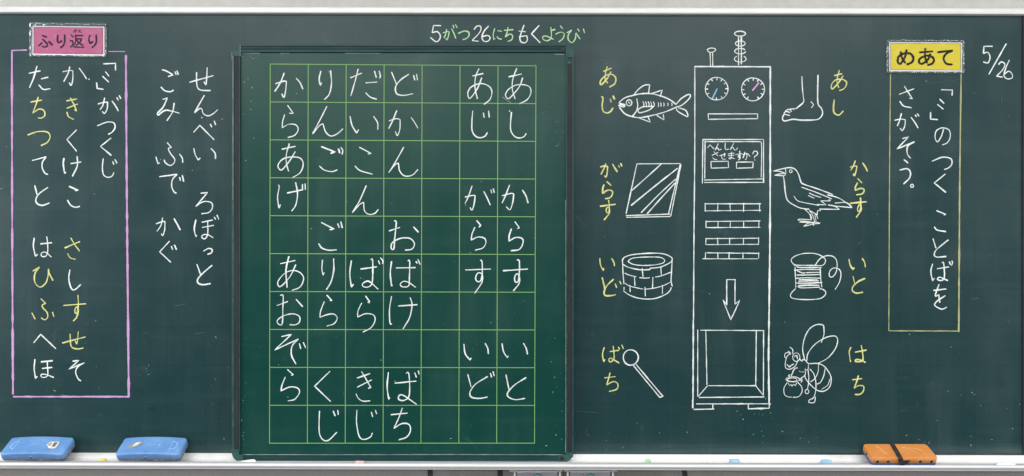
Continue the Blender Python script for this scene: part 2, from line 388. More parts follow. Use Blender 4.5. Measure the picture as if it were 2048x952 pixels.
# --- chalk writing: (x0, y0, zoom, width, depth, [(colour, strokes), ...])
A = (0, 0, 3.173); B = (0, 250, 3.173); Cc = (0, 500, 3.173)
board_text = [
 (A, 3.05, [
  ('w', '657,405 !733,402 733,445'), ('w', '670,456 691,482; 652,485 689,520'), ('w', '613,525 !617,561 655,567'),
  ('w', '623,660 655,650 !683,648 680,690 663,720 650,708; 664,622 652,670 635,695; 712,642 735,675 750,703; 742,620 750,635; 757,607 766,625'),
  ('w', '618,798 680,775 722,780 730,810 712,838 688,852'),
  ('w', '400,455 440,448 !462,448 462,500 452,542 440,525; 443,425 430,470 405,517; 503,433 530,470 549,500; 564,501'),
  ('y', '423,640 487,628; 425,687 492,660; 447,622 470,665 !486,705 475,697; 425,712 435,740 466,757'),
  ('w', '185,465 255,450; 235,420 215,490 188,555; 262,500 305,490; 248,540 275,567 318,563'),
  ('y', '195,648 265,635; 242,617 228,665 !208,718 250,692 281,705 283,735 262,749 242,748'),
  ('w', '1203,522 1352,480; 1315,430 1312,485 !1308,540 1295,520; 1247,460 1250,540 1270,570 1335,575'),
  ('w', '1297,605 1265,660 !1235,715 1262,692 1280,690 1290,720 1320,735 1355,720 1380,697'),
  ('w', '1230,838 !1268,795 1357,885; 1335,788 1343,805; 1360,768 1368,792; 1280,745'),
  ('w', '1030,443 1055,450 !1098,475 1068,485; 1022,553 1045,575 1080,582 1100,572; 1110,455 1118,473; 1122,450 1132,472'),
  ('w', '1035,630 !1062,622 1035,680 1000,718 1005,731 1020,718 1050,700 1090,705 1137,718; 1105,655 1095,710 1060,765'),
 ]),
 (B, 3.05, [
  ('w', '704,83 !638,136 705,192'), ('w', '655,215 650,270 657,315 683,332 710,325 722,303; 715,232 722,250; 730,220 742,242'),
  ('w', '485,32 !425,92 485,165'), ('w', '405,212 402,250 !410,308 418,300; 450,245 513,235; 490,200 490,260 460,325'),
  ('w', '440,390 !497,415 478,415; 428,477 450,510 480,522 505,517'),
  ('y', '412,780 506,740; 450,718 475,760 505,800; 430,817 445,842 478,852'),
  ('y', '177,63 240,42 300,45 318,75 300,110 262,130'), ('w', '205,225 !293,202 270,235 268,270 285,305 303,313'),
  ('w', '221,385 235,440; 303,397 250,435 228,470 235,498 270,510 313,495'),
  ('w', '217,718 212,770 !225,833 237,822; 258,755 328,747; 297,710 302,750 302,810 285,835 262,830 265,812 290,808 325,837'),
  ('w', '1230,150 1240,190 !1258,222 1270,210; 1340,150 1365,180 1367,213'),
  ('w', '1275,433 !1318,428 !1242,517 1290,487 1340,492 1348,525 1325,555 1280,563'),
  ('w', '1243,602 1233,660 !1243,710 1248,700; 1282,617 1350,603; 1285,650 1355,637; 1318,612 1318,690 1300,722 1280,712 1290,697 1320,697 1352,715; 1360,585 1368,598; 1378,572 1388,598'),
  ('w', '1292,800 1325,783 1347,792 1340,812 1318,820'),
  ('w', '1062,113 !1088,143 1068,150 1085,185 1108,215 1105,240 1080,257 1050,240 1042,222; 990,203 !1003,247 1012,240; 1140,185 1157,210 1160,237'),
  ('w', '1012,328 !1125,313 1095,345 1090,390 1105,425 1118,432; 1140,333 1145,352; 1157,320 1165,357'),
  ('w', '992,627 1030,613 !1047,612 1045,665 1033,702 1025,690; 1032,590 1020,640 997,673; 1105,595 1125,630 1143,665'),
  ('w', '1075,738 !1013,805 1083,870; 1088,770 1095,790; 1107,762 1120,790'),
 ]),
 (Cc, 3.05, [
  ('w', '443,127 437,180 447,230 463,253 485,245 511,220'),
  ('y', '403,352 545,341; 495,288 497,340 492,390 480,402 475,380 488,362 497,385 487,425 466,450'),
  ('y', '397,590 540,552; 497,518 493,560 !488,597 478,578; 445,535 448,595 460,620 495,628 528,622'),
  ('w', '463,706 !502,700 !436,757 !536,715 495,740 480,775 495,815 512,830'),
  ('y', '210,133 !252,108 222,150 222,205 255,235 290,210 305,165 !308,120 313,148 335,192'),
  ('y', '260,310 !290,340 268,350 275,370 298,395 303,425 285,443 262,432; 203,400 !222,437; 333,395 342,422'),
  ('w', '215,588 !258,535 353,625'),
  ('w', '222,695 217,750 !225,815 235,803; 262,710 333,703; 268,752 330,745; 300,712 303,790 285,808 262,805 262,790 290,790 340,808'),
  ('w', '1250,92 1273,155; 1345,98 1290,145 1255,185 1260,212 1295,220 1335,213'),
 ]),
 ((820, 0, 3.6625), 2.9, [
  ('w', '225,188 !172,187 !163,240 200,232 222,260 215,290 190,305 150,275'),
  ('g', '243,240 275,231 !287,235 280,270 270,292 262,282; 268,215 262,250 250,275; 305,212 322,245 335,280; 315,185 322,205; 333,180 345,203'),
  ('g', '353,245 395,228 428,235 432,262 412,282 388,290'),
  ('w', '470,215 490,192 518,195 512,235 !455,297 500,302'), ('w', '575,192 545,225 527,270 540,300 570,302 587,278 570,260 530,268'),
  ('g', '620,210 610,250 !613,293 622,280; 643,225 672,229; 638,268 648,282 670,287'),
  ('g', '690,222 755,218; 718,200 712,235 !698,270 730,250 752,262 745,290 718,303'),
  ('w', '835,185 815,240 805,280 815,308 845,312 860,290 855,262; 798,228 845,232; 800,268 850,262'),
  ('w', '945,187 !890,248 952,312'),
  ('g', '1040,222 1062,216; 1032,200 1035,270 1010,298 978,290 972,270 1000,265 1050,288'),
  ('g', '1102,190 1118,210; 1068,250 1105,235 1130,250 1118,285 1090,305'),
  ('g', '1150,240 !1185,220 1160,255 1160,290 1185,312 1210,285 !1215,240 1245,285; 1228,212 1240,230; 1270,212 1278,240'),
 ]),
 ((1740, 60, 2.974), 3.0, [
  ('w', '728,97 !678,97 !675,140 700,133 714,160 702,195 675,190'), ('w', '810,82 708,262'),
  ('w', '765,205 780,190 802,202 790,235 !752,275 787,280'), ('w', '828,180 808,225 797,270 815,290 845,285 845,262 825,245 800,262'),
  ('w', '425,355 !490,357 488,388'), ('w', '415,412 440,437; 402,443 435,470'), ('w', '360,490 !360,530 402,533'),
  ('w', '437,590 425,630 402,665 387,640 395,600 430,582 470,595 477,635 460,670 432,683'),
  ('w', '370,780 430,757 480,765 487,795 470,818 443,830'), ('w', '447,857 !382,910 450,965'),
  ('w', '175,382 260,350; 205,335 230,375 !253,410 235,405; 178,425 200,452 245,462'),
  ('w', '148,537 180,530 !210,533 207,570 192,598 180,585; 187,497 175,540 163,570; 245,520 270,555 285,582; 270,505 275,515; 282,498 290,512'),
  ('w', '195,645 !230,635 !160,708 !265,665 225,690 222,735 240,762'),
  ('w', '203,772 225,790; 178,833 220,825 240,845 235,880 200,915'), ('w', ell(250, 927, 9, 9, n=8)),
 ]),
 ((1740, 360, 2.974), 3.0, [
  ('w', '397,183 !452,205 440,208; 383,280 400,298 450,307'), ('w', '375,350 392,405; 465,357 400,410 382,440 395,458 452,455'),
  ('w', '372,500 362,545 !372,600 382,585; 400,528 468,517; 430,492 438,494 442,580 420,598 402,590 415,578 462,598; 472,487 478,503; 487,482 491,492 485,507'),
  ('w', '378,657 452,648; 410,622 388,688 !408,682 415,728; 447,688 400,720 385,745 425,768 455,757'),
 ]),
 ((1180, 100, 4.327), 3.6, [
  ('y', '118,185 183,158; 148,145 135,200 130,250 152,285; 180,190 150,245 98,300 90,270 130,225 185,210 222,240 215,290 170,320'),
  ('y', '100,405 112,415 105,480 115,530 150,545 180,530 197,503; 175,425 183,450; 200,398 213,425'),
 ]),
 ((1180, 300, 5.6), 3.4, [
  ('y', '118,190 155,180 !197,185 193,250 180,303 165,290; 175,155 160,200 125,270; 255,160 280,205 305,243; 320,175 328,192; 345,152 357,182'),
  ('y', '190,355 233,395; 157,390 143,430 !142,485 200,450 250,462 245,510 215,538 172,545'),
  ('y', '115,630 285,608; 207,563 215,610 215,680 200,705 183,690 185,655 205,640 217,660 215,710 160,782'),
 ]),
 ((1190, 490, 7.322), 3.4, [
  ('y', '70,200 80,290 !120,375 128,345; 245,200 275,250 285,305'),
  ('y', '107,480 145,640; 268,505 180,590 135,680 145,735 200,745 300,730; 297,572 318,622; 360,532 382,570'),
 ]),
 ((1180, 480, 2.8), 3.2, [
  ('y', '80,602 70,640 !77,682 83,670; 112,625 160,618; 130,595 135,660 118,682 105,675 115,662 162,688; 160,600 165,612; 178,588 187,608'),
  ('y', '83,772 140,765; 112,745 103,780 !93,812 130,793 155,805 150,835 108,848'),
 ]),
 ((1540, 130, 7.322), 3.4, [
  ('y', '945,155 1053,128; 1015,78 990,170 980,240 1005,330; 1068,160 1010,250 915,350 900,290 960,220 1060,210 1120,250 1110,310 1070,355 1018,373'),
  ('y', '940,512 930,620 940,700 1000,735 1035,715 1070,677'),
 ]),
 ((1540, 320, 6.8), 3.4, [
  ('y', '1092,97 1145,82 !1182,85 1170,150 1148,215 1135,190; 1160,12 1130,90 1098,138; 1262,42 1300,100 1325,150'),
  ('y', '1195,255 1250,312; 1190,312 1165,360 !1158,415 1220,388 1275,395 1275,435 1240,465 1175,473'),
  ('y', '1092,590 1310,568; 1230,517 1235,600 1225,680 1200,700 1190,670 1205,620 1230,610 1240,680 1175,778'),
 ]),
 ((1550, 490, 7.321), 3.4, [
  ('y', '1083,210 1100,290 !1140,358 1158,335; 1278,200 1310,250 1322,320'),
  ('y', '1142,460 1170,575; 1315,490 1220,535 1140,610 1135,670 1190,705 1285,692'),
 ]),
 ((1550, 640, 5.289), 3.3, [
  ('y', '803,290 785,340 !798,443 802,432; 850,340 965,318; 912,270 925,340 930,420 900,440 850,438 860,418 910,425 955,448'),
  ('y', '822,632 918,620; 882,590 865,650 !837,722 880,695 935,700 935,750 900,785 848,788'),
 ]),
]
for (x0, y0, z), w, items in board_text:
    for c, s in items:
        draw('written_character', s, M[c], bb, w, x0, y0, z)

# --- pink and yellow chalk frames
draw('chalk_line', '23.5,101 53,100', M['p'], bb, 3.2)
draw('chalk_line', '23.8,102 24.4,450 26,788', M['p'], bb, 4.6)
draw('chalk_line', '27,793.4 258,793.4', M['p'], bb, 4.4)
draw('chalk_line', '251.8,111 254,420 257.6,792', M['p'], bb, 4.8)
draw('chalk_line', '217,103 250,103', M['p'], bb, 2.2)
draw('chalk_line', '1781,149 1779,360 1777.6,661', M['o'], bb, 2.4)
draw('chalk_line', '1922.2,149 1919.5,360 1917.4,663', M['o'], bb, 3.8)
draw('chalk_line', '1778,661.6 1918,662.2', M['o'], bb, 2.6)

# --- drawings (each a part; its own details are sub-parts)
fish = draw('fish_drawing', '255,450 300,415 370,393 450,378 530,378 620,400 690,430 745,470; 255,497 300,550 360,575 430,585 520,570 620,545 690,520 745,495; 252,458 268,465 300,472 297,492 270,488 248,480 268,474 295,482; 405,423 413,480 400,530 368,573',
     M['w'], bb, 3.0, 1180, 100, 4.327)
draw('fish_fin', '375,393 420,340 470,305 !517,300 505,380', M['w'], fish, 2.7, 1180, 100, 4.327)
draw('fish_fin', '530,378 !625,347 608,403', M['w'], fish, 2.7, 1180, 100, 4.327)
draw('fish_fin', '425,588 !522,625 503,580', M['w'], fish, 2.5, 1180, 100, 4.327)
draw('fish_fin', '580,567 !640,605 635,560', M['w'], fish, 2.5, 1180, 100, 4.327)
draw('fish_fin', '412,517 460,492 !550,488 510,520 430,543 412,517', M['w'], fish, 2.6, 1180, 100, 4.327)
draw('fish_tail', '745,470 790,420 850,385 870,395 850,430 790,480 745,493; 745,495 755,525 790,550 !840,577 848,565 825,520 765,500', M['w'], fish, 2.8, 1180, 100, 4.327)
draw('fish_eye', ell(338, 457, 24, 26) + '; 332,450 345,462', M['w'], fish, 2.2, 1180, 100, 4.327)
sc_ = '; '.join('%d,447 %d,470 %d,492' % (x, x + 9, x + 2) for x in (458, 480, 503, 524, 548)) + '; ' + '; '.join('%d,%d %d,472 %d,%d' % (x, 455 + i, x + 4, x, 490 - i * 2) for i, x in enumerate((590, 612, 638, 672, 707)))
draw('fish_scales', sc_, M['w'], fish, 1.9, 1180, 100, 4.327)

glass = draw('glass_pane_drawing', '525,155 1010,152; 525,155 405,710; 405,735 895,718; 410,754 895,745; 1010,160 880,712; 1020,165 1005,230 905,740', M['w'], bb, 2.6, 1180, 300, 5.6)
draw('glass_reflection', '795,160 640,300 470,452; 980,205 720,410 462,620; 957,328 770,500 575,700; 950,372 790,545 642,712', M['w'], glass, 2.9, 1180, 300, 5.6)

well = draw('well_drawing', '402,215 440,175 560,140 820,120 1000,130 1110,175 1130,210 1110,250 1040,290 960,322 880,335 !815,338 !798,360 680,364 560,345 460,315 415,285; 402,215 410,400 424,570; 424,618 425,655; 1130,210 1120,400 1115,530 1130,605; 420,675 500,730 620,775 760,792 900,778 1040,720 1100,665 1115,625', M['w'], bb, 2.7, 1190, 490, 7.322)
draw('well_opening', '485,240 520,205 600,185 800,175 960,183 1020,225 990,265 880,290 700,300 560,283 485,245', M['w'], well, 2.3, 1190, 490, 7.322)
draw('well_brick_joint', '437,412 500,440 600,465; 655,478 740,485 800,478; 885,470 970,452 1115,398; 440,560 500,598 600,625 700,645; 720,648 850,635 985,600 1105,545', M['w'], well, 2.1, 1190, 490, 7.322)
draw('well_brick_joint', '690,345 703,460; 965,330 972,452; 578,475 585,595; 848,475 842,630; 512,590 515,682; 732,620 738,748; 988,590 988,712', M['w'], well, 2.3, 1190, 490, 7.322)

stick = draw('drumstick_drawing', '243,703 390,880; 258,697 408,875; 390,882 408,875', M['w'], bb, 2.8, 1180, 480, 2.8)
draw('drumstick_head', ell(228, 658, 42, 43, 20, 385, .01), M['w'], stick, 2.8, 1180, 480, 2.8)

foot = draw('foot_drawing', '467,170 475,350 488,470 488,545 380,640; 703,150 700,540 750,630 770,700 745,760 680,800 470,808 340,795 215,820 182,785 195,740', M['w'], bb, 3.1, 1540, 130, 7.322)
draw('foot_toes', '365,637 320,643 300,652; 315,683 290,655 260,650 225,675; 290,695 240,680 210,700 205,715; 290,740 230,725 205,728 195,745; 350,655 335,640 250,655', M['w'], foot, 2.3, 1540, 130, 7.322)
draw('foot_ankle', '600,537 !640,582 608,625', M['w'], foot, 2.0, 1540, 130, 7.322)

crow = draw('crow_drawing', '50,150 200,112 290,105 350,135 390,200 415,280 450,325 640,390 850,468; 180,215 195,300 210,450 240,550 320,610 420,655 530,670', M['w'], bb, 2.9, 1540, 320, 6.8)
draw('crow_beak', '50,150 130,155 200,178; 205,115 215,150 212,185 190,212 100,210 !60,208 120,192 200,182', M['w'], crow, 2.1, 1540, 320, 6.8)
draw('crow_eye', ell(283, 152, 18, 20, n=12), M['w'], crow, 2.0, 1540, 320, 6.8)
draw('crow_wing', '430,370 640,445 840,528; 535,450 600,480 690,508; 520,483 600,520; 325,492 370,550 440,575 600,605 665,618 !640,603 !765,612 !690,555 820,555 800,538', M['w'], crow, 1.9, 1540, 320, 6.8)
draw('crow_tail', '785,475 850,490 950,525 1035,580; 885,585 1035,580 !1118,648 870,625; 795,612 880,628 !945,672 675,668', M['w'], crow, 2.4, 1540, 320, 6.8)
draw('crow_leg', '475,672 540,740 560,820; 535,690 575,740 610,840; 550,740 570,800', M['w'], crow, 1.9, 1540, 320, 6.8)
draw('crow_leg', '540,690 620,735 650,795; 610,740 625,820; 690,690 650,690 640,750 625,730', M['w'], crow, 1.9, 1540, 320, 6.8)
draw('crow_foot', '545,812 390,805 400,825 540,850; 400,850 460,830 600,850; 460,900 520,860 610,850; 460,900 600,870; 595,840 595,890; 610,840 675,862 610,866; 420,845 590,858', M['w'], crow, 2.0, 1540, 320, 6.8)

spool = draw('thread_spool_drawing', '285,295 240,240 245,200 310,155 420,125 560,122 660,150 730,200 738,240 715,285 685,300; 285,295 440,298 685,303; 293,325 300,500 305,620; 662,340 670,500 685,615; 300,640 250,690 225,740 260,780 400,798 560,797 670,780 735,730 740,685 700,650 655,640', M['w'], bb, 2.5, 1550, 490, 7.321)
draw('loose_thread', '590,295 640,220 710,170 790,155 860,175 905,240 905,360 870,440 825,470 795,450 800,390 840,345 900,338 950,370 965,440 940,550 880,650', M['w'], spool, 2.5, 1550, 490, 7.321)
draw('wound_thread', '315,315 380,330 680,330; 285,370 400,360 655,360; 330,380 400,410 440,405; 460,405 655,400; 320,440 480,438 660,432; 310,487 480,480 655,487; 350,505 620,510; 350,515 640,522; 310,555 420,568 690,550; 345,540 640,545; 340,600 480,590 645,590; 340,612 400,628 655,617', M['w'], spool, 2.6, 1550, 490, 7.321)

Zb = (1550, 640, 5.289)
bee = draw('bee_drawing', '370,462 450,460 520,490 580,570 595,640 575,710 520,752 450,745 380,690 330,630 315,590; 262,415 285,435 300,415 325,430 345,455 370,462; 355,470 350,520 330,530', M['w'], bb, 2.2, *Zb)
draw('bee_wing', '312,415 293,310 310,200 360,100 430,52 490,48 !515,62 518,150 490,238', M['w'], bee, 2.3, *Zb)
draw('bee_wing', '335,430 350,350 420,260 500,205 570,175 640,172 663,215 640,300 560,400 450,462', M['w'], bee, 2.1, *Zb)
draw('bee_head', '165,360 135,375 115,420 108,490 130,518 170,517 215,485 240,430; 125,470 150,490 197,465; 140,485 150,500 165,490', M['w'], bee, 2.1, *Zb)
draw('bee_eye', ell(225, 393, 38, 45) + '; 205,390 225,375 240,415; 232,372 235,398', M['w'], bee, 1.9, *Zb)
draw('bee_eye', '118,400 103,392 108,355 140,345 165,360', M['w'], bee, 1.9, *Zb)
draw('bee_antenna', '160,288 188,315 185,355', M['w'], bee, 1.9, *Zb)
draw('bee_antenna', '137,330 155,340 165,355', M['w'], bee, 1.7, *Zb)
draw('bee_stripe', '460,470 455,550 420,620 375,655', M['w'], bee, 1.9, *Zb)
draw('bee_stripe', '530,515 515,590 480,660 447,677', M['w'], bee, 1.9, *Zb)
draw('bee_stripe', '585,620 555,690 495,732', M['w'], bee, 1.9, *Zb)
draw('bee_arm', '240,508 220,508 195,535 172,595; 258,540 270,548; 285,550 305,550', M['w'], bee, 2.0, *Zb)
draw('bee_arm', '320,515 318,580 260,630 287,640 275,660', M['w'], bee, 2.0, *Zb)
draw('bee_leg', '350,530 358,620 350,700 340,735; ' + ell(338, 757, 19, 23, n=12), M['w'], bee, 2.0, *Zb)
draw('bee_leg', '370,520 410,570 432,660 430,750 415,810; 415,812 400,830 365,845 358,870 415,872 428,815', M['w'], bee, 2.0, *Zb)
draw('honey_pot', ell(188, 628, 72, 27) + '; ' + ell(183, 632, 50, 19) + '; 130,660 95,720 100,785 135,812 175,815; 190,818 250,810 285,760 280,705 240,660; 140,665 155,695 170,680 180,702 195,680 215,695 228,665; 150,600 145,585 162,580; 250,620 285,625 280,655', M['w'], bee, 1.9, *Zb)

mach = draw('machine_drawing', '1389.6,133 1541,133.6', M['w'], bb, 3.2)
draw('machine_side', '1389.6,134 1389.5,300 1388,457; 1388,458 1387,640', M['w'], mach, 2.8)
draw('machine_side', '1386.6,640 1386,800; 1385.4,800 1385.5,816', M['w'], mach, 3.8)
draw('machine_side', '1540.6,134 1540,450 1537,720', M['w'], mach, 3.6)
draw('machine_side', '1537,720 1538.3,807', M['w'], mach, 4.2)
draw('machine_base', '1393,807.8 1541,807.6; 1388,818.8 1427.8,818; 1425.6,809.5 1425.6,817.6; 1496.6,809 !1496.6,817.6 !1538.3,816.5 1538.8,808', M['w'], mach, 2.9)
M1 = (1380, 40, 3.66)
draw('machine_antenna', '127,215 155,205 188,213 180,228 155,237 132,230 127,215; 147,237 150,340; 165,237 167,338', M['w'], mach, 2.4, *M1)
draw('machine_antenna', ell(366, 100, 40, 18) + '; 355,118 355,328; 376,118 376,322; ' + ell(368, 172, 36, 19) + '; ' + ell(367, 228, 40, 20, 10, 330) + '; ' + ell(368, 285, 43, 23, -50, 235), M['w'], mach, 2.5, *M1)
for (cx, cy, r, hand, hc) in ((195, 503, 83, '198,505 165,572', 'b'), (461, 507, 84, '459,515 502,461', 'q')):
    ticks = ''
    for k in range(12):
        if (hc == 'b' and k in (4,)) or (hc == 'q' and k in (3, 99)): continue
        a = math.radians(k * 30 + 2 * math.sin(k * 5) )
        ticks += '; %.1f,%.1f %.1f,%.1f' % (cx + math.cos(a) * r * .97, cy + math.sin(a) * r * .97, cx + math.cos(a) * r * .78, cy + math.sin(a) * r * .78)
    dial = draw('machine_dial', ell(cx, cy, r, r, -80, 282, .012) + ticks, M['w'], mach, 2.4, *M1)
    draw('dial_hand_placeholder', hand, M[hc], mach, 4.2, *M1, label=('blue' if hc == 'b' else 'pink') + ' chalk dial hand').name = 'dial_hand'
draw('machine_slot', '133,687 !495,687 !495,722 !135,727 133,688', M['w'], mach, 2.5, *M1)
M2 = (1380, 260, 6.8)
draw('machine_screen', '178,130 !1000,128 1000,715; 175,128 168,725; 195,713 995,712; 212,158 960,158; 970,165 975,300 968,640; 205,150 202,480 200,655; 195,680 985,665', M['w'], mach, 2.5, *M2)
draw('screen_text', '240,240 !270,200 325,255; 385,185 360,235 !340,275 362,247 380,245 390,272 425,262; 480,180 478,240 490,268 525,258; 595,180 570,225 !545,270 572,240 590,240 600,270 625,270 650,243', M['w'], mach, 1.9, *M2)
draw('screen_text', '300,345 380,305; 325,295 350,325 380,350; 308,375 330,398 365,402; 405,350 485,325; 468,315 468,362; 430,335 432,375 450,398 488,395; 520,325 600,315; 520,350 600,343; 562,300 562,370 550,392 530,390 535,378 565,378 605,390; 620,335 705,320; 675,285 680,350 670,372 655,365 660,348 680,355 680,385 660,408; 715,335 765,320 !775,330 770,380 758,405 750,395; 745,300 735,345 718,380; 782,318 800,340 815,360; 855,325 865,295 895,287 920,305 910,340 880,360 875,380; 880,405 882,410', M['w'], mach, 1.9, *M2)
draw('screen_button', '285,428 !520,425 !525,512 !290,518 285,430', M['w'], mach, 2.3, *M2)
draw('screen_button', '632,437 !858,435 !855,512 !632,520 632,438', M['w'], mach, 2.3, *M2)
M3 = (1380, 390, 3.528)
for top, bot, tk in (('105,62 500,62', '105,112 500,108', (107, 197, 282, 378, 490, 60, 116)), ('112,187 495,183', '112,230 495,228', (113, 198, 285, 378, 487, 186, 230)),
                     ('115,308 485,305', '110,350 482,348', (113, 195, 280, 378, 485, 304, 350)), ('120,408 488,412', '90,450 478,450', (110, 196, 276, 374, 484, 406, 448))):
    s = top + '; ' + bot
    for x in tk[:5]: s += '; %d,%d %d,%d' % (x, tk[5] + random.randint(-3, 1), x + random.randint(-2, 2), tk[6] + random.randint(-2, 3))
    draw('machine_vent', s, M['w'], mach, 2.1, *M3)
draw('machine_arrow', '258,597 320,597; 259,600 259,772; 318,597 317,768; 318,770 !352,742 !288,880 !232,740 260,775', M['w'], mach, 2.7, *M3)
draw('machine_hatch', '135,175 685,178; 110,172 110,745; 180,178 190,645; 617,180 612,650; 680,180 678,735; 205,655 608,655; 195,655 115,748; 612,655 677,738; 122,757 685,752', M['w'], mach, 2.3, 1370, 620, 4.326)

# --- chalk crumbs, scuffs and old faint strokes on the board
def specks(name, n, region, depth, parent, clusters, m, avoid=None):
    V, F = [], []
    rnd = random.Random(hash(name) % 1000 if False else len(name) * 13)
    for i in range(n):
        if clusters and rnd.random() < .45:
            cx, cy, rx, ry = rnd.choice(clusters)
            x, y = rnd.gauss(cx, rx), rnd.gauss(cy, ry)
        else:
            x, y = rnd.uniform(region[0], region[2]), rnd.uniform(region[1], region[3])
        if not (region[0] < x < region[2] and region[1] < y < region[3]): continue
        if avoid and avoid[0] < x < avoid[2] and avoid[1] < y < avoid[3]: continue
        r = rnd.choice((.35, .45, .6, .8, 1.1)) * rnd.uniform(.7, 1.2)
        a = rnd.uniform(0, 3.14); st = rnd.choice((1, 1, 1.3, 2.2))
        b0 = len(V); k = 6
        for j in range(k):
            t_ = j / k * 2 * math.pi; rr = r * rnd.uniform(.6, 1.2)
            dx, dy = rr * math.cos(t_) * st, rr * math.sin(t_) / st ** .5
            V.append(P(x + dx * math.cos(a) - dy * math.sin(a), y + dx * math.sin(a) + dy * math.cos(a), depth + .00003))
        V.append(P(x, y, depth + .0005))
        for j in range(k): F.append((b0 + j, b0 + (j + 1) % k, b0 + k))
    return mesh(name, V, F, m, parent, kind='stuff')
AV = (458, 84, 1153, 930)
specks('chalk_crumbs', 240, (2, 34, 2044, 902), 0, bb, [(287, 735, 10, 12), (430, 760, 14, 60), (1850, 880, 40, 8), (1500, 880, 120, 16), (150, 700, 60, 60), (1200, 890, 40, 15), (1960, 800, 40, 60), (1520, 850, 30, 20)], M['dust'], AV)
scuffs = '283,737 290,742; 276,738 285,733 294,738 293,748; 275,750 284,751; 1170,210 1163,222; 130,660 136,664; 1170,868 1174,858; 1155,823 1195,825; 1855,168 1925,158; 370,650 372,652; 50,775 52,765; 54,760 55,757; 1145,889 1150,876 1150,863; 1862,770 1866,760; 1655,900 1658,896; 1478,236 1474,241; 1488,240 1489,248; 1240,560 1246,600 1248,700 1249,780'
draw('chalk_scuff', scuffs.rsplit(';', 1)[0], M['faint'], bb, 1.1, kind='stuff')
draw('chalk_scuff', '390,668 410,664; 1700,585 1710,581; 1940,600 1955,598; 1942,596 1958,596; 2003,190 2003,205; 2003,228 2001,244; 2015,640 2018,650; 1715,488 1722,484; 560,60 580,58; 350,612 372,608', M['faint'], bb, 1.6, kind='stuff')

# ------------------------------------------------------------------ the framed green panel
PD, PF = .016, .021          # depth of its sheet and of its frame's front
pan = empty('framed_panel', (P(806, 923, PF).x, -.010, P(806, 923, PF).z), 'tall green framed board with a yellow-green grid and white kana, standing on the chalk tray', 'panel board')
def fb(name, x0, x1, y0, y1, d0, d1, m, bev=.0008, par=pan, **k): return pbox(name, x0, x1, y0, y1, d0, d1, m, par, bevel=bev, **k)
sheet = fb('writing_sheet', 478, 1136, 102, 912, .004, PD, M['sheet'], 0)
# rails with raised ribs
def hrail(name, x0, x1, y0, y1):
    o = fb(name, x0, x1, y0, y1, .001, PF - .003, M['frame'])
    h = (y1 - y0)
    for a, b_ in ((0.02, .22), (.36, .52), (.70, .97)):
        fb('rail_rib', x0 + .2, x1 - .2, y0 + h * a, y0 + h * b_, PF - .0035, PF, M['frame'], .0006, par=o)
    return o
hrail('top_rail', 480.5, 1131, 89.6, 104.6)
hrail('bottom_rail', 485, 1118, 910.5, 923.6)
def vrail(x0, x1, y0, y1, sx0, sx1, sy0, sy1):
    o = fb('side_rail', x0, x1, y0, y1, .001, PF - .003, M['frame'])
    fb('rail_rib', x0 + .1, sx0 - .4, y0 + .2, y1 - .2, PF - .0035, PF, M['frame2'], .0006, par=o)
    fb('rail_rib', sx1 + .4, x1 - .1, y0 + .2, y1 - .2, PF - .0035, PF, M['frame'], .0006, par=o)
    fb('magnet_strip', sx0, sx1, sy0, sy1, PF - .0028, PF - .0006, M['magnet'], .0004, par=o)
    return o
vrail(463.4, 480.2, 104, 904, 468.6, 476.6, 112, 898)
vrail(1132.4, 1148.2, 108, 906, 1135.2, 1142.8, 126.5, 904)
def cap(pts, name='corner_cap'):
    n = len(pts)
    V = [P(x, y, PF + .0006) for x, y in pts] + [Vector((P(x, y, PF + .0006).x, -.0005, P(x, y, PF + .0006).z)) for x, y in pts]
    F = [tuple(range(n)), tuple(range(2 * n - 1, n - 1, -1))] + [(i, (i + 1) % n, n + (i + 1) % n, n + i) for i in range(n)]
    return mesh(name, V, F, M['frame2'], pan, bevel=.0009)
cap([(463.2, 103.6), (467, 102.6), (480.2, 102), (480.2, 112.5), (463.2, 112.5)])
cap([(1131.2, 91), (1136, 91.6), (1143, 95.5), (1148, 103), (1148.4, 115), (1132.2, 115), (1132.2, 107), (1131.2, 107)])
cap([(463.2, 898.5), (477.8, 898.5), (477.8, 909.6), (486, 909.6), (486, 921.5), (472, 921.2), (466, 915), (463.2, 907)])
cc = cap([(1132.2, 905), (1141.6, 905), (1146.6, 906), (1146.6, 913), (1141, 919), (1134, 924.2), (1116.5, 924.2), (1116.5, 911), (1132.2, 910)])
for (x, y) in ((1123.6, 917.3), (1126.4, 98.6)):
    V = [P(x + 4.2 * math.cos(a * .5236), y + 4.2 * math.sin(a * .5236), PF + .0016) for a in range(12)] + [P(x + 3.2 * math.cos(a * .5236), y + 3.2 * math.sin(a * .5236), PF - .002) for a in range(12)]
    mesh('frame_screw', V, [tuple(range(12)), tuple(range(12, 24))] + [(a, (a + 1) % 12, 12 + (a + 1) % 12, 12 + a) for a in range(12)], M['dark'], pan)
